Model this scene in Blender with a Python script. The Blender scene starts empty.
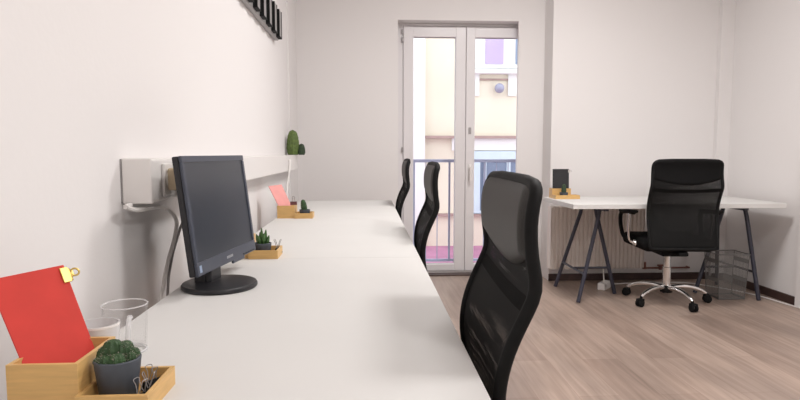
import bpy, bmesh, math, random
import numpy as np
from mathutils import Vector, Matrix
random.seed(7)
PI = math.pi
SC = bpy.context.scene
COL = SC.collection

# ------------------------------------------------------------------ materials
def mat(name, color, rough=0.5, metal=0.0, spec=0.5, noise=0.0, nscale=8.0, bump=0.0, alpha=1.0, emit=None, stretch=None, coat=0.0):
    m = bpy.data.materials.new(name); m.use_nodes = True
    nt = m.node_tree; b = nt.nodes['Principled BSDF']
    c = (color[0], color[1], color[2], 1)
    b.inputs['Base Color'].default_value = c
    b.inputs['Roughness'].default_value = rough
    b.inputs['Metallic'].default_value = metal
    b.inputs['Specular IOR Level'].default_value = spec
    b.inputs['Coat Weight'].default_value = coat
    if noise or bump:
        tc = nt.nodes.new('ShaderNodeTexCoord'); mp = nt.nodes.new('ShaderNodeMapping')
        if stretch: mp.inputs['Scale'].default_value = stretch
        n = nt.nodes.new('ShaderNodeTexNoise'); n.inputs['Scale'].default_value = nscale; n.inputs['Detail'].default_value = 4
        nt.links.new(tc.outputs['Object'], mp.inputs['Vector']); nt.links.new(mp.outputs['Vector'], n.inputs['Vector'])
        if noise:
            r = nt.nodes.new('ShaderNodeValToRGB')
            r.color_ramp.elements[0].position = 0.3; r.color_ramp.elements[1].position = 0.7
            r.color_ramp.elements[0].color = tuple(max(0, v*(1-noise)) for v in color)+(1,)
            r.color_ramp.elements[1].color = tuple(min(1, v*(1+noise)) for v in color)+(1,)
            nt.links.new(n.outputs['Fac'], r.inputs['Fac']); nt.links.new(r.outputs['Color'], b.inputs['Base Color'])
        if bump:
            bp = nt.nodes.new('ShaderNodeBump'); bp.inputs['Strength'].default_value = bump; bp.inputs['Distance'].default_value = 0.01
            nt.links.new(n.outputs['Fac'], bp.inputs['Height']); nt.links.new(bp.outputs['Normal'], b.inputs['Normal'])
    if emit:
        b.inputs['Emission Color'].default_value = (1, 0.97, 0.93, 1); b.inputs['Emission Strength'].default_value = emit
    if alpha < 1: b.inputs['Alpha'].default_value = alpha
    return m

def thin_glass(name, tint=(1, 1, 1), gloss=0.08):
    m = bpy.data.materials.new(name); m.use_nodes = True
    nt = m.node_tree; nt.nodes.clear()
    o = nt.nodes.new('ShaderNodeOutputMaterial'); t = nt.nodes.new('ShaderNodeBsdfTransparent'); g = nt.nodes.new('ShaderNodeBsdfGlossy')
    t.inputs['Color'].default_value = tint+(1,); g.inputs['Roughness'].default_value = 0.02
    f = nt.nodes.new('ShaderNodeLayerWeight'); f.inputs['Blend'].default_value = gloss
    x = nt.nodes.new('ShaderNodeMixShader')
    ge = nt.nodes.new('ShaderNodeNewGeometry'); iv = nt.nodes.new('ShaderNodeMath'); iv.operation = 'SUBTRACT'; iv.inputs[0].default_value = 1
    mu = nt.nodes.new('ShaderNodeMath'); mu.operation = 'MULTIPLY'
    nt.links.new(ge.outputs['Backfacing'], iv.inputs[1]); nt.links.new(iv.outputs[0], mu.inputs[1]); nt.links.new(f.outputs['Fresnel'], mu.inputs[0])
    nt.links.new(mu.outputs[0], x.inputs[0]); nt.links.new(t.outputs[0], x.inputs[1]); nt.links.new(g.outputs[0], x.inputs[2])
    nt.links.new(x.outputs[0], o.inputs[0])
    return m

def mesh_fabric(name, color, density=0.75, scale=260.0):
    """open woven mesh: threads of colour with holes between them"""
    m = bpy.data.materials.new(name); m.use_nodes = True
    nt = m.node_tree; L = nt.links; b = nt.nodes['Principled BSDF']
    b.inputs['Base Color'].default_value = color+(1,); b.inputs['Roughness'].default_value = 0.8; b.inputs['Specular IOR Level'].default_value = 0.2
    tc = nt.nodes.new('ShaderNodeTexCoord'); sp = nt.nodes.new('ShaderNodeSeparateXYZ'); L.new(tc.outputs['Object'], sp.inputs[0])
    def M_(op, a, v=None, c=None):
        n = nt.nodes.new('ShaderNodeMath'); n.operation = op
        L.new(a, n.inputs[0])
        if c is not None: L.new(c, n.inputs[1])
        elif v is not None: n.inputs[1].default_value = v
        return n.outputs[0]
    ax = []
    for k in (0, 2):
        f = M_('FRACT', M_('MULTIPLY', sp.outputs[k], scale)); ax.append(M_('ABSOLUTE', M_('SUBTRACT', f, 0.5)))
    solid = M_('GREATER_THAN', M_('MAXIMUM', ax[0], c=ax[1]), 0.5*math.sqrt(1-density))
    L.new(solid, b.inputs['Alpha'])
    return m

def wood_floor():
    m = bpy.data.materials.new('floor_planks'); m.use_nodes = True
    nt = m.node_tree; L = nt.links; b = nt.nodes['Principled BSDF']
    tc = nt.nodes.new('ShaderNodeTexCoord')
    mp = nt.nodes.new('ShaderNodeMapping'); mp.inputs['Rotation'].default_value = (0, 0, PI/2)
    L.new(tc.outputs['Object'], mp.inputs['Vector'])
    br = nt.nodes.new('ShaderNodeTexBrick')
    br.inputs['Scale'].default_value = 1.0; br.inputs['Brick Width'].default_value = 1.25; br.inputs['Row Height'].default_value = 0.19
    br.inputs['Mortar Size'].default_value = 0.0016; br.inputs['Mortar Smooth'].default_value = 0.2; br.offset = 0.37; br.inputs['Bias'].default_value = 0.0
    br.inputs['Color1'].default_value = (0.315, 0.236, 0.192, 1); br.inputs['Color2'].default_value = (0.42, 0.325, 0.268, 1)
    br.inputs['Mortar'].default_value = (0.31, 0.225, 0.18, 1)
    L.new(mp.outputs['Vector'], br.inputs['Vector'])
    mp2 = nt.nodes.new('ShaderNodeMapping'); mp2.inputs['Scale'].default_value = (14, 0.9, 1)
    L.new(tc.outputs['Object'], mp2.inputs['Vector'])
    n = nt.nodes.new('ShaderNodeTexNoise'); n.inputs['Scale'].default_value = 2.5; n.inputs['Detail'].default_value = 6; n.inputs['Distortion'].default_value = 0.6
    L.new(mp2.outputs['Vector'], n.inputs['Vector'])
    r = nt.nodes.new('ShaderNodeValToRGB'); r.color_ramp.elements[0].position = 0.3; r.color_ramp.elements[1].position = 0.72
    r.color_ramp.elements[0].color = (0.78, 0.76, 0.75, 1); r.color_ramp.elements[1].color = (1.12, 1.12, 1.14, 1)
    L.new(n.outputs['Fac'], r.inputs['Fac'])
    n2 = nt.nodes.new('ShaderNodeTexNoise'); n2.inputs['Scale'].default_value = 1.6; n2.inputs['Detail'].default_value = 2
    mp3 = nt.nodes.new('ShaderNodeMapping'); mp3.inputs['Scale'].default_value = (2.5, 0.8, 1); L.new(tc.outputs['Object'], mp3.inputs['Vector']); L.new(mp3.outputs['Vector'], n2.inputs['Vector'])
    r2 = nt.nodes.new('ShaderNodeValToRGB'); r2.color_ramp.elements[0].position = 0.35; r2.color_ramp.elements[1].position = 0.65
    r2.color_ramp.elements[0].color = (0.80, 0.79, 0.79, 1); r2.color_ramp.elements[1].color = (1.08, 1.06, 1.05, 1)
    L.new(n2.outputs['Fac'], r2.inputs['Fac'])
    mx = nt.nodes.new('ShaderNodeMix'); mx.data_type = 'RGBA'; mx.blend_type = 'MULTIPLY'; mx.inputs['Factor'].default_value = 1
    L.new(br.outputs['Color'], mx.inputs[6]); L.new(r.outputs['Color'], mx.inputs[7])
    my = nt.nodes.new('ShaderNodeMix'); my.data_type = 'RGBA'; my.blend_type = 'MULTIPLY'; my.inputs['Factor'].default_value = 1
    L.new(mx.outputs[2], my.inputs[6]); L.new(r2.outputs['Color'], my.inputs[7])
    L.new(my.outputs[2], b.inputs['Base Color'])
    b.inputs['Roughness'].default_value = 0.36
    return m

M = dict(
    wall=mat('wall_plaster', (0.815, 0.79, 0.783), 0.9, spec=0.2, bump=0.05, nscale=60),
    ceil=mat('ceiling_plaster', (0.82, 0.79, 0.77), 0.9, spec=0.2, bump=0.03, nscale=60),
    floor=wood_floor(),
    base=mat('baseboard_brown', (0.055, 0.03, 0.025), 0.45, noise=0.2, nscale=20),
    desk=mat('desk_white_laminate', (0.68, 0.67, 0.655), 0.6, spec=0.2, noise=0.012, nscale=5),
    deskleg=mat('desk_leg_white', (0.78, 0.77, 0.76), 0.4),
    trestle=mat('trestle_blue_grey', (0.035, 0.036, 0.055), 0.45, noise=0.1, nscale=30),
    black=mat('black_plastic', (0.0095, 0.0095, 0.0098), 0.65, spec=0.15, noise=0.1, nscale=50),
    blackf=mat('black_fabric', (0.0095, 0.0093, 0.0095), 0.9, spec=0.08, bump=0.2, nscale=400),
    leather=mat('black_leather', (0.020, 0.0175, 0.0155), 0.5, bump=0.08, nscale=220, spec=0.3),
    meshb=mesh_fabric('chair_mesh', (0.009, 0.009, 0.009), 0.87, 330.0),
    chrome=mat('chrome', (0.75, 0.74, 0.73), 0.16, metal=1.0, noise=0.02),
    white=mat('white_plastic', (0.80, 0.77, 0.75), 0.4, noise=0.01),
    cream=mat('cream_plastic', (0.72, 0.68, 0.62), 0.45, noise=0.02),
    pvc=mat('white_door_pvc', (0.77, 0.745, 0.755), 0.35, noise=0.01),
    steel=mat('grey_steel', (0.35, 0.335, 0.335), 0.4, metal=0.3, noise=0.06, nscale=40),
    bamboo=mat('bamboo', (0.66, 0.41, 0.155), 0.45, noise=0.09, nscale=6, stretch=(3, 3, 30)),
    red=mat('red_board', (0.60, 0.050, 0.038), 0.7, spec=0.3, noise=0.05, nscale=25),
    pink=mat('pink_board', (0.80, 0.36, 0.34), 0.7, spec=0.3, noise=0.04, nscale=25),
    blackboard=mat('black_board', (0.013, 0.013, 0.015), 0.6, noise=0.15, nscale=25),
    brass_beige=mat('plug_beige', (0.50, 0.40, 0.27), 0.5, noise=0.08),
    gold=mat('gold_metal', (0.66, 0.48, 0.15), 0.42, metal=1.0, noise=0.05),
    pot=mat('charcoal_pot', (0.070, 0.082, 0.102), 0.6, noise=0.12, nscale=30),
    soil=mat('soil', (0.03, 0.022, 0.015), 0.95, noise=0.4, nscale=120, bump=0.6),
    cactus=mat('cactus_green', (0.026, 0.068, 0.020), 0.6, noise=0.4, nscale=55, bump=0.35),
    cactusl=mat('cactus_green_light', (0.10, 0.15, 0.035), 0.65, noise=0.35, nscale=60, bump=0.5),
    cactusd=mat('cactus_green_dark', (0.03, 0.055, 0.025), 0.65, noise=0.35, nscale=60, bump=0.5),
    succ=mat('succulent_green', (0.055, 0.13, 0.035), 0.5, noise=0.4, nscale=80),
    spine=mat('spines', (0.45, 0.42, 0.34), 0.7, noise=0.05),
    screen=mat('monitor_screen', (0.024, 0.030, 0.043), 0.30, spec=0.6, noise=0.05, nscale=3),
    bezel=mat('monitor_bezel', (0.052, 0.060, 0.085), 0.36, spec=0.5, noise=0.06, nscale=60),
    mblack=mat('monitor_black', (0.013, 0.013, 0.016), 0.42, noise=0.08, nscale=30),
    logo=mat('logo_silver', (0.45, 0.46, 0.48), 0.4, metal=0.5, noise=0.02),
    sticker=mat('sticker_blue', (0.30, 0.38, 0.52), 0.5, noise=0.05),
    glass=thin_glass('door_glass', (0.97, 0.98, 0.99), 0.06),
    cupglass=thin_glass('cup_glass', (0.985, 0.985, 0.985), 0.22),
    glassglint=mat('glass_edge_glint', (0.85, 0.85, 0.86), 0.1, alpha=0.55, noise=0.01),  # whitish colour paints the light caught by the mug's rim, foot and handle
    cupwhite=mat('cup_frosted', (0.80, 0.78, 0.78), 0.25, alpha=0.72),
    rad=mat('radiator_enamel', (0.82, 0.75, 0.70), 0.4, noise=0.01),
    copper=mat('pipe_copper_brown', (0.22, 0.09, 0.07), 0.4, noise=0.1),
    wire=mat('basket_wire', (0.17, 0.165, 0.165), 0.4, metal=0.5, noise=0.1),
    wiremesh=mesh_fabric('basket_mesh', (0.20, 0.195, 0.19), 0.40, 120.0),
    facade=mat('facade_cream', (0.80, 0.735, 0.60), 0.9, noise=0.05, nscale=1.5),
    facadew=mat('facade_white', (0.82, 0.82, 0.80), 0.9, noise=0.02, nscale=1.5),
    ledge=mat('facade_ledge', (0.42, 0.30, 0.27), 0.8, noise=0.1),
    purple=mat('blind_lilac', (0.52, 0.42, 0.62), 0.7, noise=0.03),
    wframe=mat('window_frame_blue_white', (0.62, 0.74, 0.82), 0.5, noise=0.03),
    wpane=mat('window_pane_blue', (0.22, 0.28, 0.38), 0.15, noise=0.15, nscale=3),
    terrace=mat('terrace_red', (0.45, 0.20, 0.32), 0.8, noise=0.12, nscale=4),
    rail=mat('railing_blue_grey', (0.38, 0.40, 0.54), 0.5, noise=0.05),
    lampg=mat('lamp_globe', (0.34, 0.34, 0.44), 0.25, noise=0.05),
    diff=mat('fill_panel_diffuser', (0.9, 0.9, 0.88), 0.5, emit=6.0, noise=0.001),
)

# ------------------------------------------------------------------ mesh helpers
def new(): return bmesh.new()
def _add(bm, verts, faces, R=None, T=None):
    R = R or Matrix.Identity(3); T = Vector(T or (0, 0, 0))
    vs = [bm.verts.new(R @ Vector(v) + T) for v in verts]
    for f in faces:
        try: bm.faces.new([vs[i] for i in f])
        except ValueError: pass
    return vs
def box(bm, lo, hi, R=None, T=None, bev=0.0, seg=2):
    x0, y0, z0 = lo; x1, y1, z1 = hi
    if bev:
        t = bmesh.new()
        _add(t, [(x0,y0,z0),(x1,y0,z0),(x1,y1,z0),(x0,y1,z0),(x0,y0,z1),(x1,y0,z1),(x1,y1,z1),(x0,y1,z1)],
             [(0,3,2,1),(4,5,6,7),(0,1,5,4),(1,2,6,5),(2,3,7,6),(3,0,4,7)])
        bmesh.ops.bevel(t, geom=t.edges[:], offset=bev, segments=seg, affect='EDGES', profile=0.5)
        t.verts.index_update()
        _add(bm, [v.co.copy() for v in t.verts], [[v.index for v in f.verts] for f in t.faces], R, T); t.free()
    else:
        _add(bm, [(x0,y0,z0),(x1,y0,z0),(x1,y1,z0),(x0,y1,z0),(x0,y0,z1),(x1,y0,z1),(x1,y1,z1),(x0,y1,z1)],
             [(0,3,2,1),(4,5,6,7),(0,1,5,4),(1,2,6,5),(2,3,7,6),(3,0,4,7)], R, T)
    return bm
def catmull(P, n=8, closed=False):
    P = [Vector(p) for p in P]; out = []; N = len(P)
    rng = N if closed else N-1
    for i in range(rng):
        if closed: a, b, c, d = P[(i-1) % N], P[i], P[(i+1) % N], P[(i+2) % N]
        else: a, b, c, d = P[max(i-1, 0)], P[i], P[i+1], P[min(i+2, N-1)]
        for k in range(n):
            t = k/n
            out.append(0.5*((2*b)+(c-a)*t+(2*a-5*b+4*c-d)*t*t+(3*b-a-3*c+d)*t**3))
    if not closed: out.append(P[-1])
    return out
def tube(bm, pts, r, sides=10, closed=False, flat=None):
    """sweep a round (or flat: (w,h)) section along points; r may be a list"""
    P = [Vector(p) for p in pts]; N = len(P); rings = []
    prev = None
    for i, p in enumerate(P):
        if closed: d = P[(i+1) % N]-P[i-1]
        else: d = P[min(i+1, N-1)]-P[max(i-1, 0)]
        d.normalize()
        if prev is None:
            ref = Vector((0, 0, 1)) if abs(d.z) < 0.9 else Vector((0, 1, 0))
            u = d.cross(ref).normalized()
        else:
            u = (prev-d*prev.dot(d)).normalized()
        prev = u; w = d.cross(u)
        rr = r[i] if isinstance(r, (list, tuple)) else r
        ring = []
        for k in range(sides):
            a = 2*PI*k/sides
            if flat: ring.append(bm.verts.new(p+u*math.cos(a)*flat[0]+w*math.sin(a)*flat[1]))
            else: ring.append(bm.verts.new(p+(u*math.cos(a)+w*math.sin(a))*rr))
        rings.append(ring)
    for i in range(N if closed else N-1):
        A, B = rings[i], rings[(i+1) % N]
        for k in range(sides):
            bm.faces.new([A[k], A[(k+1) % sides], B[(k+1) % sides], B[k]])
    if not closed:
        bm.faces.new(rings[0][::-1]); bm.faces.new(rings[-1])
    return bm
def lathe(bm, prof, c=(0, 0, 0), seg=32, R=None):
    """prof: list of (radius, z); closed when ends have r=0"""
    R = R or Matrix.Identity(3); c = Vector(c); rings = []
    for r, z in prof:
        if r < 1e-6: rings.append([bm.verts.new(R @ Vector((0, 0, z))+c)])
        else: rings.append([bm.verts.new(R @ Vector((r*math.cos(2*PI*k/seg), r*math.sin(2*PI*k/seg), z))+c) for k in range(seg)])
    for A, B in zip(rings[:-1], rings[1:]):
        for k in range(seg):
            k2 = (k+1) % seg
            if len(A) == 1 and len(B) == 1: continue
            if len(A) == 1: bm.faces.new([A[0], B[k2], B[k]])
            elif len(B) == 1: bm.faces.new([A[k], A[k2], B[0]])
            else: bm.faces.new([A[k], A[k2], B[k2], B[k]])
    return bm
def slab(bm, corners, th):
    """thin board from four corners (a quad in the plane), thickness along its normal"""
    c = [Vector(p) for p in corners]; n = (c[1]-c[0]).cross(c[3]-c[0]).normalized()*th
    _add(bm, c+[p-n for p in c], [(0,1,2,3),(7,6,5,4),(0,4,5,1),(1,5,6,2),(2,6,7,3),(3,7,4,0)])
    return bm
def obj(name, bm, m, parent=None, smooth=False, loc=None):
    me = bpy.data.meshes.new(name)
    bmesh.ops.recalc_face_normals(bm, faces=bm.faces[:])
    bm.to_mesh(me); bm.free(); me.materials.append(m)
    if smooth:
        for p in me.polygons: p.use_smooth = True
        try:
            me.set_sharp_from_angle(angle=math.radians(40))
        except Exception: pass
    o = bpy.data.objects.new(name, me); COL.objects.link(o)
    if parent is not None: o.parent = parent
    if loc is not None: o.location = loc
    return o
def tag(o, label, cat, group=None, kind=None):
    o['label'] = label; o['category'] = cat
    if group: o['group'] = group
    if kind: o['kind'] = kind
    return o
def thing(name, label, cat, loc=(0, 0, 0), rz=0.0, group=None, kind=None):
    o = bpy.data.objects.new(name, None); COL.objects.link(o)
    o.empty_display_size = 0.1
    o.location = loc; o.rotation_euler = (0, 0, rz)
    return tag(o, label, cat, group, kind)
def dup(root, loc, rz, label, group=None):
    r = root.copy(); COL.objects.link(r); r.location = loc; r.rotation_euler = (0, 0, rz); r['label'] = label
    if group: r['group'] = group
    for ch in list(root.children):
        c = ch.copy(); COL.objects.link(c); c.parent = r
        for g in list(ch.children):
            d = g.copy(); COL.objects.link(d); d.parent = c
    return r
def rot(axis, deg): return Matrix.Rotation(math.radians(deg), 3, axis)
def struct(name, bm, m, label, cat): return tag(obj(name, bm, m), label, cat, kind='structure')

# ------------------------------------------------------------------ the room
XL, XR, YB, YF, ZC = -0.62, 3.09, -2.6, 5.1, 2.95
DOORX0, DOORX1, DOORY, SOFF = 0.264, 1.32, 5.26, 2.245
b = box(new(), (XL-0.2, YB-0.2, -0.12), (XR+0.2, 5.42, 0)); struct('floor', b, M['floor'], 'light brown wood plank floor', 'floor')
b = box(new(), (XL-0.2, YB-0.2, ZC), (XR+0.2, 5.42, ZC+0.15)); struct('ceiling', b, M['ceil'], 'plain white plaster ceiling above the office', 'ceiling')
b = box(new(), (XL-0.2, YB-0.2, 0), (XL, 4.60, ZC)); box(b, (XL-0.2, 4.60, 0), (XL+0.012, 5.1, ZC))
struct('wall_left', b, M['wall'], 'long white wall on the left behind the row of desks', 'wall')
b = box(new(), (XL-0.2, 5.1, 0), (DOORX0, 5.42, ZC))            # left of the door
box(b, (DOORX0, 5.1, SOFF), (DOORX1, 5.42, ZC)); box(b, (DOORX1, 5.135, SOFF), (1.46, 5.42, ZC))                  # above the door
box(b, (DOORX1, 5.1, 0), (1.57, 5.135, ZC)); box(b, (1.46, 5.135, 0), (1.60, 5.42, ZC))                       # right of the door
struct('wall_back', b, M['wall'], 'white far wall with the deep opening of the glass door', 'wall')
b = box(new(), (1.553, 4.87, 0), (XR+0.2, 5.42, ZC))              # wall behind the far desk
box(b, (2.975, 4.82, 0), (XR+0.2, 4.87, ZC))                     # corner boxing
struct('wall_alcove', b, M['wall'], 'white wall standing forward behind the far desk and radiator', 'wall')
b = box(new(), (XR, 3.95, 0), (XR+0.2, 4.87, ZC)); box(b, (XR-0.02, YB-0.2, 0), (XR+0.2, 3.95, ZC))
struct('wall_right', b, M['wall'], 'white wall on the right beside the far desk', 'wall')
b = box(new(), (XL-0.2, YB-0.2, 0), (XR+0.2, YB, ZC)); struct('wall_front', b, M['wall'], 'white wall behind the viewer', 'wall')
b = box(new(), (1.553, 4.852, 0), (2.975, 4.87, 0.06), bev=0.003); box(b, (2.975, 4.802, 0), (XR, 4.82, 0.06), bev=0.003)
struct('baseboard_back', b, M['base'], 'dark brown baseboard under the radiator', 'baseboard')
b = box(new(), (XR-0.016, 3.95, 0), (XR, 4.80, 0.062), bev=0.003); struct('baseboard_right', b, M['base'], 'dark brown baseboard along the right wall under the far desk', 'baseboard')
b = box(new(), (XL, YB, 0), (XL+0.016, 4.60, 0.06), bev=0.003); struct('baseboard_left', b, M['base'], 'dark brown baseboard along the left wall under the desks', 'baseboard')
b = box(new(), (DOORX0, 5.1, 0), (DOORX1, 5.20, 0.012), bev=0.003); struct('trim_1', b, M['base'], 'dark strip on the floor along the foot of the glass door', 'threshold')

# french door -------------------------------------------------------------
door = thing('door_1', 'white double balcony door with tall glass panes', 'door', (0, DOORY, 0), kind='structure')
X0, XS, X1 = 0.30, 0.885, 1.47
fr = box(new(), (0.262, -0.03, 0), (0.315, 0.08, 2.25), bev=0.004); box(fr, (0.315, -0.03, 2.222), (1.458, 0.08, 2.244), bev=0.003)
box(fr, (0.315, -0.03, 0.0), (1.458, 0.08, 0.022), bev=0.003)
obj('door_frame', fr, M['pvc'], door)
def leaf(x0, x1, g0, g1, zt, zb):
    f = box(new(), (x0, -0.045, 0.022), (g0, 0.02, 2.218), bev=0.006)
    box(f, (g1, -0.045, 0.022), (x1, 0.02, 2.218), bev=0.006)
    box(f, (g0-0.004, -0.043, zt), (g1+0.004, 0.018, 2.216), bev=0.005)
    box(f, (g0-0.004, -0.043, 0.024), (g1+0.004, 0.018, zb), bev=0.005)
    return f
l1 = obj('door_leaf', leaf(0.317, 0.8775, 0.408, 0.785, 2.125, 0.088), M['pvc'], door)
l2 = obj('door_leaf', leaf(0.8805, 1.445, 0.962, 1.366, 2.125, 0.088), M['pvc'], door)
for l, a, c in ((l1, 0.405, 0.788), (l2, 0.959, 1.369)):
    obj('door_pane', box(new(), (a, -0.014, 0.085), (c, -0.008, 2.13)), M['glass'], l)
    g = new()
    for u, v in (((a, 0.088), (a, 2.126)), ((c, 0.088), (c, 2.126))):
        box(g, (u[0]-0.004, -0.02, u[1]), (u[0]+0.004, -0.005, v[1]))
    box(g, (a, -0.02, 2.121), (c, -0.005, 2.129)); box(g, (a, -0.02, 0.085), (c, -0.005, 0.092))
    obj('gasket', g, M['steel'], l)
h = box(new(), (0.905, -0.058, 0.86), (0.935, -0.045, 1.0), bev=0.004)
tube(h, [(0.92, -0.058, 0.965), (0.92, -0.085, 0.965)], 0.008, 10)
tube(h, [(0.92, -0.088, 0.975), (0.92, -0.09, 0.85)], 0.010, 10)
obj('door_handle', h, M['white'], l2, True)
for z in (0.24, 1.13, 2.1, 2.17):
    obj('hinge', box(new(), (0.302, -0.055, z-0.022), (0.316, -0.036, z+0.022), bev=0.003), M['steel'], door)
obj('lock_plate', box(new(), (0.905, -0.049, 1.27), (0.93, -0.044, 1.33), bev=0.002), M['steel'], l2)

# outside -----------------------------------------------------------------
rl = thing('balcony_railing', 'blue grey metal railing outside the balcony door', 'railing', (0, 5.6, -0.02))
obj('top_rail', box(new(), (0.05, -0.02, 1.03), (1.8, 0.02, 1.06), bev=0.004), M['rail'], rl)
obj('bottom_rail', box(new(), (0.05, -0.015, 0.06), (1.8, 0.015, 0.085), bev=0.004), M['rail'], rl)
for i, x in enumerate((0.10, 0.214, 0.332, 0.445, 0.56, 0.672, 0.79, 0.905, 1.02, 1.135, 1.25, 1.365, 1.48, 1.595, 1.71)):
    t = 0.009 if i in (3, 6, 9) else 0.004
    obj('baluster', box(new(), (x-t, -t, 0.085), (x+t, t, 1.03)), M['rail'], rl)
b = box(new(), (0.0, 5.42, -0.14), (1.9, 5.68, -0.02)); struct('balcony_slab', b, M['facadew'], 'narrow white balcony slab outside the glass door', 'balcony')
b = box(new(), (-4, 5.9, -0.5), (7, 9.0, -0.36)); struct('terrace', b, M['terrace'], 'dull red terrace below the building outside', 'terrace')

bd = thing('building', 'cream building with lilac and blue windows seen through the glass door', 'building', (0, 9.0, 0))
f = box(new(), (-5, 0, -3), (9, 0.6, 5.6)); obj('facade_wall', f, M['facade'], bd)
obj('white_pilaster', box(new(), (-3, -0.14, -0.36), (0.87, 0, 5.6)), M['facadew'], bd)
w = box(new(), (1.60, -0.06, 2.40), (2.42, 0, 3.7)); wf = obj('upper_window', w, M['facadew'], bd)
obj('window_blind', box(new(), (1.80, -0.075, 2.46), (2.08, -0.06, 3.6)), M['purple'], wf)
obj('window_pane', box(new(), (2.27, -0.075, 2.46), (2.36, -0.06, 3.6)), M['wpane'], wf)
obj('upper_sill', box(new(), (1.45, -0.12, 2.31), (2.55, 0, 2.385), bev=0.01), M['facadew'], bd)
obj('moulding', box(new(), (1.62, -0.035, 1.98), (1.72, 0, 2.31)), M['facadew'], bd)
obj('moulding', box(new(), (2.17, -0.035, 1.98), (2.30, 0, 2.31)), M['facadew'], bd)
obj('moulding', box(new(), (1.72, -0.03, 2.22), (2.17, 0, 2.245)), M['ledge'], bd)
obj('string_course', box(new(), (0.87, -0.10, 1.325), (9, 0, 1.365)), M['ledge'], bd)
obj('white_band', box(new(), (1.3, -0.05, 1.14), (9, 0, 1.325)), M['facadew'], bd)
w = new()
for x0, x1, z0, z1 in ((1.60, 1.74, 0.15, 1.13), (2.64, 2.70, 0.15, 1.13), (1.74, 2.64, 1.00, 1.13), (1.74, 2.64, 0.15, 0.2)):
    box(w, (x0, -0.07, z0), (x1, 0, z1))
for x0, x1, z0, z1 in ((1.80, 1.84, 0.2, 1.0), (2.16, 2.22, 0.2, 1.0)):
    box(w, (x0, -0.06, z0), (x1, 0, z1))
wf = obj('lower_window', w, M['wframe'], bd); obj('window_pane', box(new(), (1.741, -0.03, 0.201), (2.639, -0.01, 0.999)), M['wpane'], wf)
obj('lower_ledge', box(new(), (0.5, -0.07, 0.12), (9, 0, 0.16)), M['ledge'], bd)
lp = thing('wall_lamp', 'small round grey globe lamp on the building outside', 'lamp', (2.018, 8.9, 2.09))
g = new(); bmesh.ops.create_uvsphere(g, u_segments=20, v_segments=12, radius=0.075); obj('globe', g, M['lampg'], lp, True)
obj('bracket', tube(new(), [(0, 0.04, 0), (0, 0.10, 0)], 0.02, 10), M['steel'], lp, True)

# added ceiling panels (out of frame, placed as fill light for the room) -------------------------
lamps = [(1.85, -1.1), (1.85, 1.1), (1.15, 3.05)]
for i, (x, y) in enumerate(lamps):
    c = thing('ceiling_fill_light', 'added unseen square white ceiling light panel ' + ('near the rear wall', 'above the middle of the room', 'nearest the balcony door')[i], 'ceiling light', (x, y, ZC), group='added ceiling fill panels')
    fr = new()
    for lo, hi in (((-0.31, -0.31, -0.05), (-0.29, 0.31, 0)), ((0.29, -0.31, -0.05), (0.31, 0.31, 0)), ((-0.29, -0.31, -0.05), (0.29, -0.29, 0)), ((-0.29, 0.29, -0.05), (0.29, 0.31, 0))): box(fr, lo, hi)
    obj('fill_panel_frame', fr, M['white'], c)
    obj('diffuser', box(new(), (-0.29, -0.29, -0.045), (0.29, 0.29, -0.01)), M['diff'], c)
    ld = bpy.data.lights.new('fill_panel_light', 'AREA'); ld.shape = 'RECTANGLE'; ld.size = ld.size_y = 0.56
    ld.energy = (37, 34, 44)[i]; ld.color = (1.0, 0.978, 0.965)
    lo = bpy.data.objects.new('fill_panel_light', ld); COL.objects.link(lo); lo.location = (x, y, ZC-0.056)

# ------------------------------------------------------------------ row of desks on the left
TOP, TH = 0.74, 0.034
DX0, DX1 = -0.51, 0.179
ends = [-0.42, 0.78, 1.985, 3.195, 4.41]
place = ['nearest the viewer, with the red board and cups', 'that carries the monitor', 'just behind the monitor, third of the row', 'farthest of the left row, with the pink board']
for i in range(4):
    y0, y1 = ends[i], ends[i+1]
    d = thing('desk', 'white desk of the left row ' + place[i], 'desk', (0, 0, 0), group='white desks along the left wall')
    d.location = (DX0, y0, 0)
    obj('desk_top', box(new(), (0, 0.0007, TOP-TH), (DX1-DX0, y1-y0-0.0007, TOP), bev=0.0012, seg=1), M['desk'], d)
    for lx in (0.05, DX1-DX0-0.05):
        for ly in (0.045, y1-y0-0.045):
            L = lathe(new(), [(0, 0), (0.017, 0), (0.017, 0.02), (0.022, 0.03), (0.022, TOP-TH-0.008), (0.035, TOP-TH-0.008), (0.035, TOP-TH), (0, TOP-TH)], (lx, ly, 0), 16)
            obj('leg', L, M['deskleg'], d, True)

# wall ledge (white boxed trunking) ------------------------------------------
lg = thing('wall_ledge', 'long white boxed ledge on the left wall behind the monitor', 'ledge', (XL, 1.50, 0))
obj('ledge_box', box(new(), (0, 0, 0.974), (0.075, 3.05, 1.085), bev=0.006), M['white'], lg)
for y in (0.10, 0.24, 0.38):
    so = obj('socket', box(new(), (0.075, y-0.035, 0.985), (0.083, y+0.035, 1.072), bev=0.003), M['white'], lg)
    obj('socket_ring', lathe(new(), [(0.018, 0), (0.024, 0), (0.024, 0.004), (0.018, 0.004), (0.018, 0)], (0.083, y, 1.03), 20, R=rot('Y', 90)), M['cream'], so, True)
# cover of the near end, plus a grey strip painting its contact shadow at the wall
obj('end_cap', box(new(), (0.004, -0.012, 0.972), (0.077, 0, 1.087), bev=0.004), M['white'], lg)
obj('end_cap_shade', box(new(), (0, -0.010, 0.974), (0.004, 0, 1.085)), M['steel'], lg)

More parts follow.
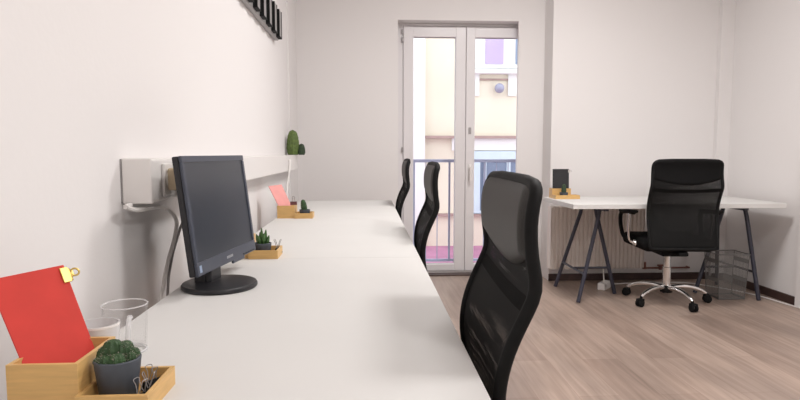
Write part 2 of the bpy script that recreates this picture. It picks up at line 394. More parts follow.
pg = thing('power_plug', 'beige plug in the ledge socket left of the monitor', 'plug', (-0.535, 1.60, 1.03), group='plugs in the ledge sockets')
obj('plug_body', box(new(), (0, -0.022, -0.03), (0.03, 0.022, 0.03), bev=0.006), M['brass_beige'], pg)
obj('plug_pin_cover', lathe(new(), [(0, 0), (0.016, 0), (0.012, 0.012), (0, 0.012)], (0.03, 0, 0), 16, R=rot('Y', 90)), M['white'], pg, True)
p2 = thing('power_adapter', 'beige power adapter in the ledge socket close to the monitor edge', 'adapter', (-0.535, 1.735, 1.03), group='plugs in the ledge sockets')
obj('adapter_body', box(new(), (0, -0.03, -0.045), (0.05, 0.03, 0.035), bev=0.006), mat('adapter_beige', (0.42, 0.34, 0.25), 0.5, noise=0.1), p2)
obj('adapter_plate', box(new(), (0.05, -0.02, -0.02), (0.054, 0.02, 0.02), bev=0.002), M['bezel'], p2)

# cables
c1 = catmull([(-0.585, 1.42, 0.972), (-0.575, 1.48, 0.958), (-0.565, 1.60, 0.955), (-0.564, 1.68, 0.935), (-0.565, 1.735, 0.897), (-0.565, 1.708, 0.847), (-0.565, 1.652, 0.793), (-0.563, 1.607, 0.738), (-0.56, 1.57, 0.66), (-0.54, 1.60, 0.3), (-0.54, 1.62, 0.05), (-0.54, 1.66, 0.006), (-0.54, 1.8, 0.006)], 8)
c1[0] = Vector((-0.585, 1.46, 0.972))
tag(obj('power_cable', tube(new(), c1, 0.0058, 8), M['white'], None, True), 'pale cable drooping from the wall ledge behind the monitor', 'cable')
c2 = catmull([(-0.512, 1.745, 0.984), (-0.53, 1.75, 0.95), (-0.55, 1.765, 0.91), (-0.565, 1.75, 0.86), (-0.567, 1.685, 0.79), (-0.565, 1.64, 0.70), (-0.565, 1.62, 0.45)], 8)
tag(obj('adapter_cable', tube(new(), c2, 0.0042, 8), M['steel'], None, True), 'thin grey cable hanging from the beige adapter beside the monitor', 'cable')
c3 = catmull([(-0.538, 4.02, 1.055), (-0.532, 4.01, 1.03), (-0.537, 3.98, 0.95), (-0.545, 3.93, 0.85), (-0.54, 3.90, 0.70), (-0.54, 3.90, 0.45)], 8)
tag(obj('hanging_cable', tube(new(), c3, 0.007, 8), M['white'], None, True), 'white cable hanging from the far end of the wall ledge', 'cable')

# cactus on the ledge
ck = thing('ledge_cactus', 'tall green cactus with a small side shoot at the far end of the ledge', 'cactus', (-0.564, 4.43, 1.086))
def ribbed(bm, c, rx, h, ribs=14, depth=0.1, tilt=(0, 0), base=0.75, seg=56, rows=16, p=2.6):
    c = Vector(c); rings = []
    for i in range(rows+1):
        t = i/rows
        r = rx*(1-abs(2*(t*0.5+0.5)-1)**p)**(1/p) if t > 0 else rx
        if t < 0.25: r *= base+(1-base)*(t/0.25)**0.7
        z = h*t
        if r < 1e-4: r = rx*0.02
        ring = []
        for k in range(seg):
            a = 2*PI*k/seg
            rr = r*(1+depth*math.cos(ribs*a)+0.04*math.sin(i*2.4+3*a))
            ring.append(bm.verts.new(c+Vector((rr*math.cos(a)+tilt[0]*z, rr*math.sin(a)+tilt[1]*z, z))))
        rings.append(ring)
    for A, B in zip(rings[:-1], rings[1:]):
        for k in range(seg): bm.faces.new([A[k], A[(k+1) % seg], B[(k+1) % seg], B[k]])
    bm.faces.new(rings[0][::-1]); bm.faces.new(rings[-1]); return bm
obj('stem', ribbed(new(), (0, 0, 0), 0.047, 0.188, 13, 0.05), M['cactusl'], ck, True)
obj('side_shoot', ribbed(new(), (0.064, 0.0, 0.0), 0.027, 0.085, 11, 0.06), M['cactusd'], ck, True)

# coat hook rack -------------------------------------------------------------
hk = thing('coat_rack', 'grey and black row of folded coat hooks high on the left wall', 'coat rack', (XL, 0, 1.845))
obj('rail', box(new(), (0, 2.55, 0), (0.030, 3.97, 0.178), bev=0.003), M['steel'], hk)
for i in range(8):
    y = 3.96-0.19*i
    hh = obj('hook', box(new(), (0.030, y-0.09, 0.012), (0.052, y-0.006, 0.18), bev=0.002), M['steel'], hk)
    f = box(new(), (0.030, y-0.094, 0.006), (0.054, y-0.0895, 0.182))
    box(f, (0.030, y-0.0895, 0.006), (0.055, y, 0.0115)); box(f, (0.030, y-0.006, 0.012), (0.055, y, 0.182))
    obj('hook_edge', f, M['black'], hh)

# ------------------------------------------------------------------ monitor
mo = thing('monitor', 'black flat monitor on an oval foot standing on the white desk', 'monitor', (-0.404, 1.565, TOP), math.radians(-8.7))
obj('foot', lathe(new(), [(0, 0), (0.095, 0), (0.099, 0.004), (0.099, 0.010), (0.096, 0.014), (0.06, 0.017), (0, 0.018)], (0.004, 0, 0), 56), M['mblack'], mo, True)
RT = rot('Y', -7)  # tilt back
T0 = Vector((-0.006, 0.096, 0.050))
W2, H2 = 0.209, 0.305
nk = box(new(), (-0.026, -0.022, 0.014), (-0.010, 0.046, 0.058), bev=0.004); box(nk, (-0.058, -0.022, 0.014), (-0.0255, 0.046, 0.12), bev=0.004)
obj('neck', nk, M['mblack'], mo)
hs = box(new(), (-0.022, -W2, 0), (-0.004, W2, H2), RT, T0, bev=0.004); box(hs, (-0.045, -0.15, 0.05), (-0.02, 0.15, 0.24), RT, T0, bev=0.012)
obj('housing', hs, M['mblack'], mo)
bz = new()
for lo, hi in (((-0.004, -W2, 0), (0.004, W2, 0.034)), ((-0.004, -W2, H2-0.017), (0.004, W2, H2)), ((-0.004, -W2, 0.034), (0.004, -W2+0.014, H2-0.017)), ((-0.004, W2-0.014, 0.034), (0.004, W2, H2-0.017))):
    box(bz, lo, hi, RT, T0, bev=0.0015, seg=1)
box(bz, (-0.004, 0.02, -0.009), (0.004, 0.11, 0.002), RT, T0, bev=0.003)
bzo = obj('bezel', bz, M['bezel'], mo)
obj('screen', box(new(), (-0.004, -W2+0.013, 0.033), (0.001, W2-0.013, H2-0.016), RT, T0), M['screen'], mo)
lgm = new()
for k in range(5): box(lgm, (0.004, -0.022+k*0.009, 0.013), (0.0045, -0.016+k*0.009, 0.020), RT, T0)
obj('logo', lgm, M['logo'], bzo)
obj('sticker', box(new(), (0.004, -W2+0.012, 0.008), (0.0046, -W2+0.024, 0.026), RT, T0), M['sticker'], bzo)
bt = new()
for k in range(5): box(bt, (0.004, 0.10+k*0.02, 0.004), (0.0055, 0.112+k*0.02, 0.007), RT, T0)
obj('buttons', bt, M['mblack'], bzo)

# ------------------------------------------------------------------ desk organisers (bamboo box + tray)
def open_box(bm, x0, y0, x1, y1, h, t=0.006):
    box(bm, (x0, y0, 0), (x1, y1, t)); box(bm, (x0, y0, t), (x1, y0+t, h)); box(bm, (x0, y1-t, t), (x1, y1, h))
    box(bm, (x0, y0+t, t), (x0+t, y1-t, h)); box(bm, (x1-t, y0+t, t), (x1, y1-t, h)); return bm
def organiser(loc, label):
    o = thing('desk_organiser', label, 'desk organiser', loc, group='bamboo desk organisers')
    obj('tall_box', open_box(new(), 0.002, 0.014, 0.0975, 0.136, 0.07), M['bamboo'], o)
    obj('tray', open_box(new(), 0.098, 0, 0.1965, 0.112, 0.029), M['bamboo'], o)
    return o
ORG = Vector((-0.499, 0.788, TOP))
organiser(ORG, 'bamboo organiser holding the red board on the near desk')
ORG2 = Vector((-0.505, 1.975, TOP)); organiser(ORG2, 'bamboo organiser half hidden behind the monitor')
ORG3 = Vector((-0.503, 3.20, TOP)); organiser(ORG3, 'bamboo organiser holding the pink board on the farthest left desk')
BC = [Vector(p) for p in ((-0.4645, 0.8125, 0.7475), (-0.413, 0.9005, 0.7505), (-0.4977, 0.9555, 0.9196), (-0.5555, 0.8597, 0.9163))]
def board(name, O, m, label, cat='board'):
    r = thing(name, label, cat, tuple(O))
    cs = [p-ORG+Vector((0.005, 0, 0)) for p in BC]
    obj('cover', slab(new(), cs, 0.0025), m, r)
    n = (cs[1]-cs[0]).cross(cs[3]-cs[0]).normalized()
    ins = [p-n*0.003 for p in cs]; c = sum(ins, Vector())/4
    obj('backing', slab(new(), [c+(p-c)*0.97 for p in ins], 0.0015), M['bamboo'] if m is M['blackboard'] else m, r)
    return r
rb = board('red_clipboard', ORG, M['red'], 'red clipboard leaning in the bamboo box on the near desk', 'clipboard')
board('pink_clipboard', ORG3, M['pink'], 'pink clipboard leaning in the bamboo box on the farthest left desk', 'clipboard')
# gold bulldog clip on the red board's right edge near the top
cl = thing('bulldog_clip', 'gold bulldog clip gripping the edge of the red clipboard', 'clip', (0, 0, 0))
TRc, BRc, TLc = BC[2], BC[1], BC[3]
uu = (TRc-BRc).normalized(); dd = (TRc-TLc).normalized(); nn = dd.cross(uu).normalized()
Rc = Matrix((dd, uu, nn)).transposed()
cp = TRc-uu*0.018
cl.location = cp+Vector((0.005, 0, 0))
obj('jaw', box(new(), (-0.010, -0.013, 0.0005), (0.003, 0.013, 0.003), Rc, bev=0.0008, seg=1), M['gold'], cl)
obj('jaw', box(new(), (-0.010, -0.013, -0.0075), (0.003, 0.013, -0.0052), Rc, bev=0.0008, seg=1), M['gold'], cl)
obj('spring', tube(new(), [Rc @ Vector((0.003, -0.010, -0.002)), Rc @ Vector((0.003, 0.010, -0.002))], 0.0048, 12), M['gold'], cl, True)
ring = [Rc @ Vector((0.013+0.007*math.cos(a), 0.006*math.sin(a)+0.002, 0.001)) for a in np.linspace(0, 2*PI, 18, endpoint=False)]
obj('handle_loop', tube(new(), ring, 0.0016, 8, closed=True), M['gold'], cl, True)
obj('handle_wing', box(new(), (0.003, -0.005, -0.001), (0.011, 0.007, 0.001), Rc, bev=0.0006, seg=1), M['gold'], cl)

# potted plants ----------------------------------------------------------------
def pot_part(root, rt, rb_, h, seg=36):
    obj('pot', lathe(new(), [(0, 0), (rb_-0.002, 0), (rb_, 0.002), (rt, h-0.001), (rt-0.001, h), (rt-0.0035, h), (rt-0.004, h-0.006), (0, h-0.006)], (0, 0, 0), seg), M['pot'], root, True)
    obj('soil', lathe(new(), [(0, h-0.0095), (rt-0.0045, h-0.0095), (rt-0.0045, h-0.0045), (rt*0.6, h-0.003), (0, h-0.002)], (0, 0, 0), 24), M['soil'], root, True)
def spines(bm, c, r, h, n, ln=0.004):
    c = Vector(c)
    for i in range(n):
        a = random.uniform(0, 2*PI); t = random.uniform(0.25, 0.98)
        rr = r*(1-abs(t)**2.6)**(1/2.6); p = c+Vector((rr*math.cos(a), rr*math.sin(a), h*t))
        d = Vector((math.cos(a), math.sin(a), (t-0.3)*1.2)).normalized()
        tube(bm, [p-d*0.001, p+d*ln], [0.0004, 0.0001], 3)
    return bm
cz = TOP+0.0065
pc = thing('potted_cactus', 'round clustered cactus in a charcoal pot on the tray beside the red board', 'potted cactus', (-0.364, 0.842, cz), group='small potted plants on the organisers')
pot_part(pc, 0.0320, 0.0255, 0.058)
lumps = [(-0.007, 0.002, 0, 0.0150, 0.036), (0.006, 0.002, 0, 0.0120, 0.031), (-0.018, 0.000, 0, 0.0105, 0.025), (-0.010, -0.016, 0, 0.0115, 0.016), (0.006, -0.016, 0, 0.0115, 0.019), (0.021, -0.006, 0, 0.0075, 0.017), (-0.022, -0.011, 0, 0.0075, 0.010), (0.004, 0.018, 0, 0.012, 0.028), (0.018, 0.010, 0, 0.010, 0.019)]
lumps = [(x, y, 0.048, r, h*0.9) for x, y, z, r, h in lumps]
for x, y, z, r, h in lumps:
    s = obj('stem', ribbed(new(), (x, y, z+0.004), r, h, 9, 0.12, seg=45, rows=14), M['cactus'], pc, True)
    obj('spines', spines(new(), (x, y, z+0.004), r, h, 46, 0.0025), M['spine'], s)
p2 = thing('potted_succulent', 'spiky succulent in a charcoal pot on the tray beside the monitor', 'potted succulent', tuple(ORG2+Vector((0.138, 0.045, 0.0065))), group='small potted plants on the organisers')
pot_part(p2, 0.031, 0.026, 0.043)
def spike(bm, base, tip, w, bend=0.15):
    B, T = Vector(base), Vector(tip); d = (T-B)
    mid = B+d*0.5+Vector((d.x, d.y, 0))*bend
    P = catmull([B, mid, T], 6); n = len(P)
    tube(bm, P, [w*(0.75+0.5*i/(n*0.4)) if i < n*0.4 else max(w*1.25*(1-(i-n*0.4)/(n*0.62)), 0.0003) for i in range(n)], 8)
    return bm
for i, (x, y, hgt) in enumerate(((-0.002, 0, 0.052), (0.009, 0.004, 0.045), (-0.016, 0.002, 0.030), (0.006, -0.010, 0.034), (-0.008, 0.010, 0.036), (0.018, -0.002, 0.026), (-0.010, -0.010, 0.027), (0.006, 0.014, 0.03))):
    obj('leaf', spike(new(), (x*0.5, y*0.5, 0.036), (x*1.3, y*1.3, 0.043+hgt), 0.0062), M['succ'], p2, True)
p3 = thing('potted_cactus', 'single upright cactus in a charcoal pot on the tray beside the pink board', 'potted cactus', tuple(ORG3+Vector((0.150, 0.045, 0.0065))), group='small potted plants on the organisers')
pot_part(p3, 0.030, 0.025, 0.040)
s = obj('stem', ribbed(new(), (-0.002, 0, 0.034), 0.0165, 0.062, 11, 0.07, tilt=(-0.12, 0)), M['cactus'], p3, True)
obj('spines', spines(new(), (-0.005, 0, 0.036), 0.0165, 0.06, 60, 0.003), M['spine'], s)

# binder clips --------------------------------------------------------------------
def binder(loc, rz, label, body=None, grp='black binder clips in the trays', sc=1.0):
    t = thing('binder_clip', label, 'binder clip', loc, rz, grp)
    b = new()
    w, d, h = 0.014*sc, 0.008*sc, 0.014*sc
    vs = [(-w, -d, 0), (w, -d, 0), (w, d, 0), (-w, d, 0), (-w, -0.001, h), (w, -0.001, h), (w, 0.001, h), (-w, 0.001, h)]
    _add(b, vs, [(0,3,2,1),(4,5,6,7),(0,1,5,4),(1,2,6,5),(2,3,7,6),(3,0,4,7)])
    obj('clip_body', b, body or M['black'], t)
    for s in (-1, 1):
        P = [(-0.006*sc, s*0.001*sc, h), (-0.004*sc, s*0.005*sc, h+0.012*sc), (-0.005*sc, s*0.008*sc, h+0.02*sc), (0.005*sc, s*0.008*sc, h+0.02*sc), (0.004*sc, s*0.005*sc, h+0.012*sc), (0.006*sc, s*0.001*sc, h)]
        obj('wire_handle', tube(new(), catmull(P, 5), 0.0007*sc, 6), M['steel'], t, True)
    return t
binder(tuple(ORG+Vector((0.176, 0.030, 0.0062))), 1.2, 'black binder clip at the front of the near tray')
binder(tuple(ORG+Vector((0.178, 0.055, 0.0062))), 1.75, 'black binder clip in the middle of the near tray')
binder(tuple(ORG+Vector((0.173, 0.080, 0.0062))), 0.9, 'black binder clip at the back of the near tray, toward the cups')
binder(tuple(ORG2+Vector((0.184, 0.085, 0.0062))), 1.4, 'binder clip in the tray corner right of the spiky succulent', sc=1.4)
binder(tuple(ORG3+Vector((0.085, 0.075, 0.0705))), 0.2, 'dark red clip on the box edge between the pink board and the cactus', mat('clip_maroon', (0.10, 0.02, 0.02), 0.5, noise=0.1), None, sc=1.3)

# glass mug and cup ---------------------------------------------------------------
mg = thing('glass_mug', 'tall clear glass mug with a handle standing behind the red board', 'mug', (-0.440, 1.055, TOP), group=None)
obj('mug_body', lathe(new(), [(0, 0.0005), (0.034, 0.0005), (0.035, 0.004), (0.0385, 0.086), (0.039, 0.088), (0.0375, 0.088), (0.0365, 0.084), (0.0325, 0.012), (0, 0.010)], (0, 0, 0), 48), M['cupglass'], mg, True)
hd = catmull([(0.037, -0.004, 0.072), (0.052, -0.012, 0.074), (0.060, -0.017, 0.058), (0.056, -0.016, 0.036), (0.036, -0.006, 0.026)], 8)
RH = rot('Z', -48)
obj('mug_handle', tube(new(), [RH @ Vector(p) for p in hd], 0.0045, 10), M['glassglint'], mg, True)
for nm, r, z, t in (('mug_rim', 0.0383, 0.0878, 0.0011), ('mug_foot', 0.034, 0.0035, 0.0022)):
    obj(nm, tube(new(), [(r*math.cos(a), r*math.sin(a), z) for a in np.linspace(0, 2*PI, 48, endpoint=False)], t, 8, closed=True), M['glassglint'], mg, True)  # pale rings painting the glint along rim and foot
cu = thing('cup', 'milky white cup standing between the red board and the glass mug', 'cup', (-0.4445, 0.962, TOP))
obj('cup_body', lathe(new(), [(0, 0.0005), (0.026, 0.0005), (0.028, 0.004), (0.032, 0.079), (0.032, 0.081), (0.0295, 0.081), (0.029, 0.078), (0.025, 0.008), (0, 0.007)], (0, 0, 0), 48), M['cupwhite'], cu, True)
obj('cup_band', lathe(new(), [(0.0318, 0.077), (0.0324, 0.0775), (0.0324, 0.080), (0.0318, 0.081)], (0, 0, 0), 48), M['white'], cu, True)

# ------------------------------------------------------------------ office chairs
PRO = [(0.42, -0.262), (0.48, -0.256), (0.54, -0.246), (0.60, -0.233), (0.64, -0.225), (0.68, -0.221), (0.72, -0.224), (0.76, -0.233), (0.80, -0.248), (0.84, -0.267), (0.87, -0.280), (0.89, -0.281), (0.92, -0.275), (0.96, -0.271), (1.00, -0.272), (1.03, -0.278), (1.05, -0.288)]
WID = [(0.42, 0.232), (0.50, 0.236), (0.60, 0.240), (0.75, 0.243), (0.86, 0.244), (0.92, 0.239), (0.98, 0.237), (1.005, 0.237), (1.022, 0.235), (1.034, 0.229), (1.043, 0.214), (1.047, 0.200), (1.05, 0.185)]
def ip(tab, z):
    xs = [t[0] for t in tab]; ys = [t[1] for t in tab]
    return float(np.interp(z, xs, ys))
def prof(z):  # smoothed profile
    return sum(ip(PRO, z+d) for d in (-0.016, -0.008, 0, 0.008, 0.016))/5
def BP(u, z, off=0.0):   # point on back surface; off>0 toward the sitter
    return Vector((u*0.98*ip(WID, z), prof(z)+0.006*u*u+off, z))
def grid(bm, zfun0, zfun1, th0, th1, nu=24, nz=16, umax=1.0, round_=True):
    F, Bk = [], []
    for j in range(nz+1):
        rf, rk = [], []
        for i in range(nu+1):
            u = -umax+2*umax*i/nu; v = j/nz
            z = zfun0(u)*(1-v)+zfun1(u)*v
            e = 1.0
            if round_:
                e = min(1, (1-abs(u)/umax)*9+0.12, v*7+0.12, (1-v)*7+0.12); e = math.sqrt(max(0.05, min(1, 1-(1-e)**2)))
            rf.append(bm.verts.new(BP(u, z, th1*e))); rk.append(bm.verts.new(BP(u, z, -th0*e)))
        F.append(rf); Bk.append(rk)
    for j in range(nz):
        for i in range(nu):
            bm.faces.new([F[j][i], F[j][i+1], F[j+1][i+1], F[j+1][i]]); bm.faces.new([Bk[j][i+1], Bk[j][i], Bk[j+1][i], Bk[j+1][i+1]])
    for i in range(nu):
        bm.faces.new([Bk[0][i], Bk[0][i+1], F[0][i+1], F[0][i]]); bm.faces.new([F[nz][i], F[nz][i+1], Bk[nz][i+1], Bk[nz][i]])
    for j in range(nz):
        bm.faces.new([F[j][0], F[j+1][0], Bk[j+1][0], Bk[j][0]]); bm.faces.new([F[j+1][nu], F[j][nu], Bk[j][nu], Bk[j+1][nu]])
    return bm
def make_chair(label):
    c = thing('office_chair', label, 'office chair', group='black mesh office chairs')
    obj('headrest', grid(new(), lambda u: 0.885+0.048*u*u, lambda u: 1.047, -0.002, 0.017, 26, 18, 0.955), M['leather'], c, True)
    obj('headrest_back', grid(new(), lambda u: 0.880+0.048*u*u, lambda u: 1.05, 0.014, 0.002, 26, 18, 0.99), M['blackf'], c, True)
    # open woven mesh panel, two layers a few millimetres apart
    obj('back_mesh', grid(new(), lambda u: 0.45, lambda u: 0.890+0.048*u*u, 0.0025, 0.0025, 20, 30, 0.985, False), M['meshb'], c, True)
    fr = new()
    L = [BP(-1, z) for z in np.linspace(0.44, 1.015, 34)]
    T = [BP(-1, 1.028), BP(-1, 1.038), BP(-1, 1.046), BP(-0.6, 1.05), BP(0, 1.05), BP(0.6, 1.05), BP(1, 1.046), BP(1, 1.038), BP(1, 1.028)]
    Rr = [BP(1, z) for z in np.linspace(1.015, 0.44, 34)]
    Bm = [BP(u, 0.435) for u in np.linspace(0.9, -0.9, 9)]
    tube(fr, L+T+Rr+Bm, 0.0115, 10, closed=True)
    obj('back_frame', fr, M['black'], c, True)
    obj('lumbar_bar', grid(new(), lambda u: 0.825+0.01*u*u, lambda u: 0.85+0.01*u*u, 0.006, 0.003, 16, 4, 0.98, False), M['blackf'], c, True)
    obj('seat', box(new(), (-0.25, -0.215, 0.405), (0.25, 0.255, 0.495), bev=0.035, seg=4), M['blackf'], c, True)
    obj('seat_mechanism', box(box(new(), (-0.09, -0.13, 0.36), (0.09, 0.10, 0.405), bev=0.008), (-0.035, -0.26, 0.385), (0.035, -0.10, 0.41), bev=0.006), M['black'], c)
    for s in (-1, 1):
        A = new()
        front = catmull([(s*0.255, 0.06, 0.45), (s*0.288, 0.105, 0.48), (s*0.298, 0.14, 0.55), (s*0.298, 0.155, 0.62), (s*0.298, 0.125, 0.655), (s*0.298, 0.04, 0.668), (s*0.298, -0.12, 0.676)], 6)
        tube(A, front, 0.015, 10)
        a = obj('armrest', A, M['black'], c, True)
        ap = box(new(), (s*0.298-0.026, -0.14, -0.010), (s*0.298+0.026, 0.13, 0.014), Matrix.Rotation(math.radians(-3.5), 3, 'X'), (0, 0, 0.674), bev=0.010, seg=3); obj('arm_pad', ap, M['black'], a, True)
        fp = new(); tube(fp, catmull([(s*0.255, -0.02, 0.44), (s*0.288, -0.02, 0.47), (s*0.297, -0.025, 0.56), (s*0.298, -0.03, 0.672)], 6), 0.010, 10)
        obj('arm_strut', fp, M['chrome'], a, True)
        obj('arm_cap', lathe(new(), [(0, 0), (0.024, 0), (0.022, 0.012), (0, 0.014)], (s*0.250, -0.03, 0.445), 20, R=rot('Y', 90*s)), M['chrome'], a, True)
    obj('gas_column', lathe(new(), [(0, 0.08), (0.030, 0.08), (0.030, 0.26), (0.024, 0.262), (0.024, 0.362), (0, 0.362)], (0, 0, 0), 24), M['chrome'], c, True)
    obj('hub', lathe(new(), [(0, 0.075), (0.042, 0.075), (0.045, 0.10), (0.040, 0.125), (0, 0.13)], (0, 0, 0), 24), M['black'], c, True)
    for k in range(5):
        Rk = rot('Z', -4+72*k)
        arm = [Rk @ Vector(p) for p in catmull([(0.03, 0, 0.108), (0.10, 0, 0.118), (0.18, 0, 0.112), (0.245, 0, 0.092), (0.28, 0, 0.070)], 6)]
        bl = tube(new(), arm, [0.019-0.006*i/(len(arm)-1) for i in range(len(arm))], 10)
        lg_ = obj('leg', bl, M['chrome'], c, True)
        cs = new()
        for s in (-1, 1):
            Rw = Rk @ rot('X', 90)
            ctr = Rk @ Vector((0.292, s*0.013, 0.0285))
            lathe(cs, [(0, -0.009), (0.024, -0.009), (0.028, -0.006), (0.028, 0.006), (0.024, 0.009), (0, 0.009)], ctr, 20, R=Rw)
        tube(cs, [Rk @ Vector((0.280, 0, 0.030)), Rk @ Vector((0.280, 0, 0.068))], 0.010, 10)
        box(cs, (0.268, -0.022, 0.042), (0.312, 0.022, 0.060), Rk, bev=0.006)
        obj('caster', cs, M['black'], lg_, True)
    return c
ch = make_chair('black mesh office chair with chrome star base at the far desk by the right wall')
ch.location = (2.205, 4.12, 0); ch.rotation_euler = (0, 0, math.radians(-5))
G = 'black mesh office chairs'
dup(ch, (0.010, 1.17, 0), PI/2-math.radians(2.5), 'nearest and largest high-backed black office chair at the left desk row', G)
dup(ch, (0.014, 2.60, 0), PI/2-math.radians(1.5), 'middle one of the three black office chairs at the left desk row', G)
dup(ch, (-0.002, 4.10, 0), PI/2-math.radians(0.5), 'farthest of the three black office chairs, at the end of the left desk row', G)

# ------------------------------------------------------------------ far desk
fd = tag(obj('desk_top', box(new(), (1.44, 3.985, TOP-TH), (3.0, 4.69, TOP), bev=0.0015, seg=1), M['desk']), 'white rectangular table top resting on two trestles by the far wall', 'table top')
fd.name = 'table_top'
def leg_bar(p, q, w=0.021, d=0.010):
    return tube(new(), [p, q], 0.017, 4)
def trestle(loc, mirror, label):
    s = -1 if mirror else 1
    t = thing('trestle', label, 'trestle', loc, group='dark steel trestles under the far desk')
    # local x: pair of legs at -x side, single leg at +x side; top bar along y
    zt = TOP-TH
    obj('top_bar', box(new(), (-0.02*1, -0.25, zt-0.03), (0.02, 0.25, zt), bev=0.004), M['trestle'], t)
    def bent(p, k, q):
        b = tube(new(), catmull([p, tuple(Vector(p)*0.2+Vector(k)*0.8), k, tuple(Vector(q)*0.2+Vector(k)*0.8), q], 3), 0.0155, 8); return b
    feet = []
    for y0, y1 in ((-0.175, -0.255), (0.175, 0.27)):
        xt, xf = s*(-0.035 if mirror else -0.015), s*(-0.125 if mirror else -0.195)
        obj('leg', bent((xt, y0, zt-0.005), (xt-s*0.018, y0-0.006*(1 if y0 > 0 else -1)*-1, zt-0.09), (xf, y1, 0.004)), M['trestle'], t, True)
        feet.append((xf, y1))
    obj('leg', bent((s*0.012, 0.0, zt-0.005), (s*0.03, 0, zt-0.08), (s*(0.22 if mirror else 0.19), 0.0, 0.004)), M['trestle'], t, True)
    z = 0.21; k = 1-z/zt
    xa = s*(-0.105 if mirror else -0.195+0.18*(1-k)*0.9)
    cb = tube(new(), [(xa, -0.235, z), (xa, 0.245, z)], 0.009, 8)
    obj('cross_bar', cb, M['trestle'], t, True)
    obj('cross_bar', tube(new(), [(xa, 0, z), (s*0.143, 0, z)], 0.009, 8), M['trestle'], t, True)
    return t
trestle((1.735, 4.37, 0), False, 'dark steel trestle under the left end of the far desk, by the radiator')
trestle((2.785, 4.36, 0), True, 'dark steel trestle under the right end of the far desk, by the basket')

# organiser on the far desk
fo = thing('desk_organiser', 'small bamboo organiser with the black board on the far desk', 'desk organiser', (1.466, 4.455, TOP), group='bamboo desk organisers')
obj('tray', open_box(new(), 0, 0, 0.195, 0.085, 0.030), M['bamboo'], fo)
obj('tall_box', open_box(new(), 0, 0.086, 0.152, 0.165, 0.078), M['bamboo'], fo)
bk = tag(obj('black_clipboard', slab(new(), [(1.478, 4.565, 0.7475), (1.611, 4.565, 0.7475), (1.618, 4.598, 0.972), (1.485, 4.598, 0.972)], 0.004), M['blackboard']), 'square black board standing in the bamboo organiser on the far desk', 'clipboard')
ccp = thing('bulldog_clip', 'small silver clip on the top right corner of the black board', 'clip', (1.616, 4.594, 0.955))
obj('jaw', box(new(), (-0.008, -0.006, -0.012), (0.004, -0.0015, 0.012), bev=0.001, seg=1), M['chrome'], ccp)
obj('handle_loop', tube(new(), [Vector((0.012+0.008*math.cos(a), -0.004, 0.007*math.sin(a))) for a in np.linspace(0, 2*PI, 14, endpoint=False)], 0.0018, 6, closed=True), M['chrome'], ccp, True)
p4 = thing('potted_cactus', 'tiny dark potted cactus in front of the black board on the far desk', 'potted cactus', (1.545, 4.495, TOP+0.0065), group='small potted plants on the organisers')
pot_part(p4, 0.033, 0.028, 0.044)
s = obj('stem', ribbed(new(), (0, 0, 0.036), 0.019, 0.075, 11, 0.07), M['cactusd'], p4, True)

# radiator ------------------------------------------------------------------------
ra = thing('radiator', 'white ribbed panel radiator under the far desk', 'radiator', (1.53, 4.74, 0))
rb_ = new(); n = 23; Wd = 0.80
pts = []
for i in range(n):
    x = Wd*i/n; w = Wd/n
    pts += [(x, 0.014), (x+w*0.22, 0.0), (x+w*0.62, 0.0), (x+w*0.84, 0.014)]
pts.append((Wd, 0.014))
ft = [rb_.verts.new((x, y, 0.645)) for x, y in pts]; fb = [rb_.verts.new((x, y, 0.125)) for x, y in pts]
bt_ = [rb_.verts.new((x, 0.03, 0.645)) for x, y in pts]; bb_ = [rb_.verts.new((x, 0.03, 0.125)) for x, y in pts]
for i in range(len(pts)-1):
    rb_.faces.new([fb[i], fb[i+1], ft[i+1], ft[i]]); rb_.faces.new([ft[i], ft[i+1], bt_[i+1], bt_[i]]); rb_.faces.new([bb_[i], bb_[i+1], fb[i+1], fb[i]]); rb_.faces.new([bt_[i], bt_[i+1], bb_[i+1], bb_[i]])
rb_.faces.new([fb[0], ft[0], bt_[0], bb_[0]]); rb_.faces.new([fb[-1], bb_[-1], bt_[-1], ft[-1]])
obj('front_panel', rb_, M['rad'], ra)
obj('back_panel', box(new(), (0.01, 0.06, 0.13), (Wd-0.01, 0.09, 0.64), bev=0.004), M['rad'], ra)
g = new()
for i in range(40): box(g, (0.01+i*0.0195, 0.0, 0.645), (0.018+i*0.0195, 0.092, 0.655))
obj('top_grille', g, M['rad'], ra)
obj('side_cover', box(new(), (-0.004, 0.0, 0.13), (0.0, 0.092, 0.65)), M['rad'], ra)
obj('side_cover', box(new(), (Wd, 0.0, 0.13), (Wd+0.004, 0.092, 0.65)), M['rad'], ra)
for x in (0.06, Wd-0.06): obj('wall_bracket', box(new(), (x-0.015, 0.09, 0.2), (x+0.015, 0.13, 0.6)), M['rad'], ra)
v = new(); tube(v, [(Wd+0.0, 0.045, 0.15), (Wd+0.03, 0.045, 0.15)], 0.012, 10); tube(v, [(Wd+0.03, 0.045, 0.17), (Wd+0.03, 0.045, 0.11)], 0.015, 10)
tube(v, catmull([(Wd+0.03, 0.045, 0.13), (Wd+0.06, 0.06, 0.115), (Wd+0.10, 0.085, 0.11), (Wd+0.45, 0.085, 0.11)], 5), 0.008, 8)
tube(v, [(Wd+0.19, 0.08, 0.095), (Wd+0.19, 0.08, 0.135)], 0.014, 10); tube(v, [(Wd+0.16, 0.07, 0.135), (Wd+0.22, 0.07, 0.135)], 0.009, 8)
tube(v, [(Wd+0.45, 0.085, 0.11), (Wd+0.45, 0.13, 0.11)], 0.008, 8)
obj('valve_pipe', v, M['copper'], ra, True)

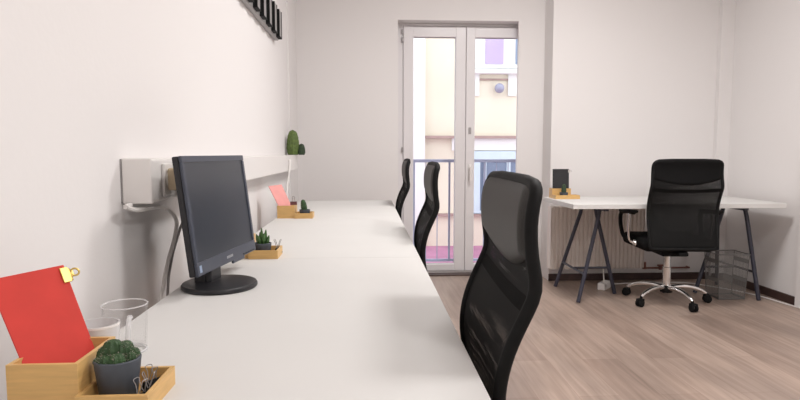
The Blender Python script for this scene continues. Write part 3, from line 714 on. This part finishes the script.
# waste basket ---------------------------------------------------------------------
wb = thing('waste_basket', 'square grey wire mesh waste basket on the floor under the far desk', 'waste basket', (2.725, 4.225, 0))
bx, by, tx, ty, H = 0.100, 0.080, 0.120, 0.092, 0.345
B4 = [(-bx, -by, 0.004), (bx, -by, 0.004), (bx, by, 0.004), (-bx, by, 0.004)]; T4 = [(-tx, -ty, H), (tx, -ty, H), (tx, ty, H), (-tx, ty, H)]
w = new(); vb = [w.verts.new(p) for p in B4]; vt = [w.verts.new(p) for p in T4]
for i in range(4): w.faces.new([vb[i], vb[(i+1) % 4], vt[(i+1) % 4], vt[i]])
w.faces.new(vb[::-1])
obj('mesh_sides', w, M['wiremesh'], wb)
obj('rim', tube(new(), T4, 0.005, 8, closed=True), M['wire'], wb)
obj('base_ring', tube(new(), [(p[0], p[1], 0.006) for p in B4], 0.005, 8, closed=True), M['wire'], wb)
for p, q in zip(B4, T4): obj('corner_wire', tube(new(), [(p[0], p[1], 0.006), q], 0.003, 6), M['wire'], wb)

# power strip and floor cables ----------------------------------------------------------
ps = thing('power_strip', 'cream power strip block lying on the floor by the left trestle', 'power strip', (1.915, 4.545, 0), math.radians(50))
obj('strip_body', box(new(), (-0.075, -0.03, 0), (0.075, 0.034, 0.056), bev=0.008), M['white'], ps)
for x in (-0.045, 0.0, 0.045): obj('outlet', lathe(new(), [(0, 0.0), (0.02, 0.0), (0.02, 0.003), (0.016, 0.003), (0.014, -0.002), (0, -0.002)], (x, 0, 0.0565), 18), M['white'], ps, True)
pl = catmull([(1.915, 4.555, 0.056), (1.92, 4.58, 0.11), (1.945, 4.65, 0.17), (1.985, 4.69, 0.235), (1.99, 4.70, 0.30), (1.985, 4.71, 0.38)], 8)
tag(obj('plug_cable', tube(new(), pl, 0.005, 8), M['cream'], None, True), 'cream cable rising from the floor power strip toward the radiator', 'cable')
fc = catmull([(1.99, 4.665, 0.005), (2.10, 4.70, 0.005), (2.28, 4.715, 0.005), (2.48, 4.72, 0.005), (2.70, 4.69, 0.005), (2.86, 4.50, 0.005), (2.93, 4.40, 0.005), (3.00, 4.22, 0.005), (3.03, 4.02, 0.005), (3.055, 3.8, 0.005), (3.06, 3.3, 0.005)], 10)
tag(obj('floor_cable', tube(new(), fc, 0.005, 8), M['white'], None, True), 'white cable running along the floor to the right wall', 'cable')

# ------------------------------------------------------------------ world, camera, view
wd = bpy.data.worlds.new('overcast_sky'); SC.world = wd; wd.use_nodes = True
bg = wd.node_tree.nodes['Background']; bg.inputs['Color'].default_value = (0.93, 0.96, 1.0, 1); bg.inputs['Strength'].default_value = 2.2

cam = bpy.data.cameras.new('camera'); cam.sensor_width = 36; cam.lens = 36*580/800; cam.clip_start = 0.02; cam.clip_end = 200
co = bpy.data.objects.new('camera', cam); COL.objects.link(co)
co.location = (0, 0, 1.1)
psi, th = math.radians(3.16), math.radians(4.63)
fw = Vector((math.sin(psi)*math.cos(th), math.cos(psi)*math.cos(th), -math.sin(th)))
co.rotation_euler = fw.to_track_quat('-Z', 'Y').to_euler()
SC.camera = co
vs = SC.view_settings; vs.view_transform = 'Standard'; vs.look = 'None'; vs.gamma = 1; vs.use_curve_mapping = False; vs.exposure = 0.02
SC.cycles.transparent_max_bounces = 24
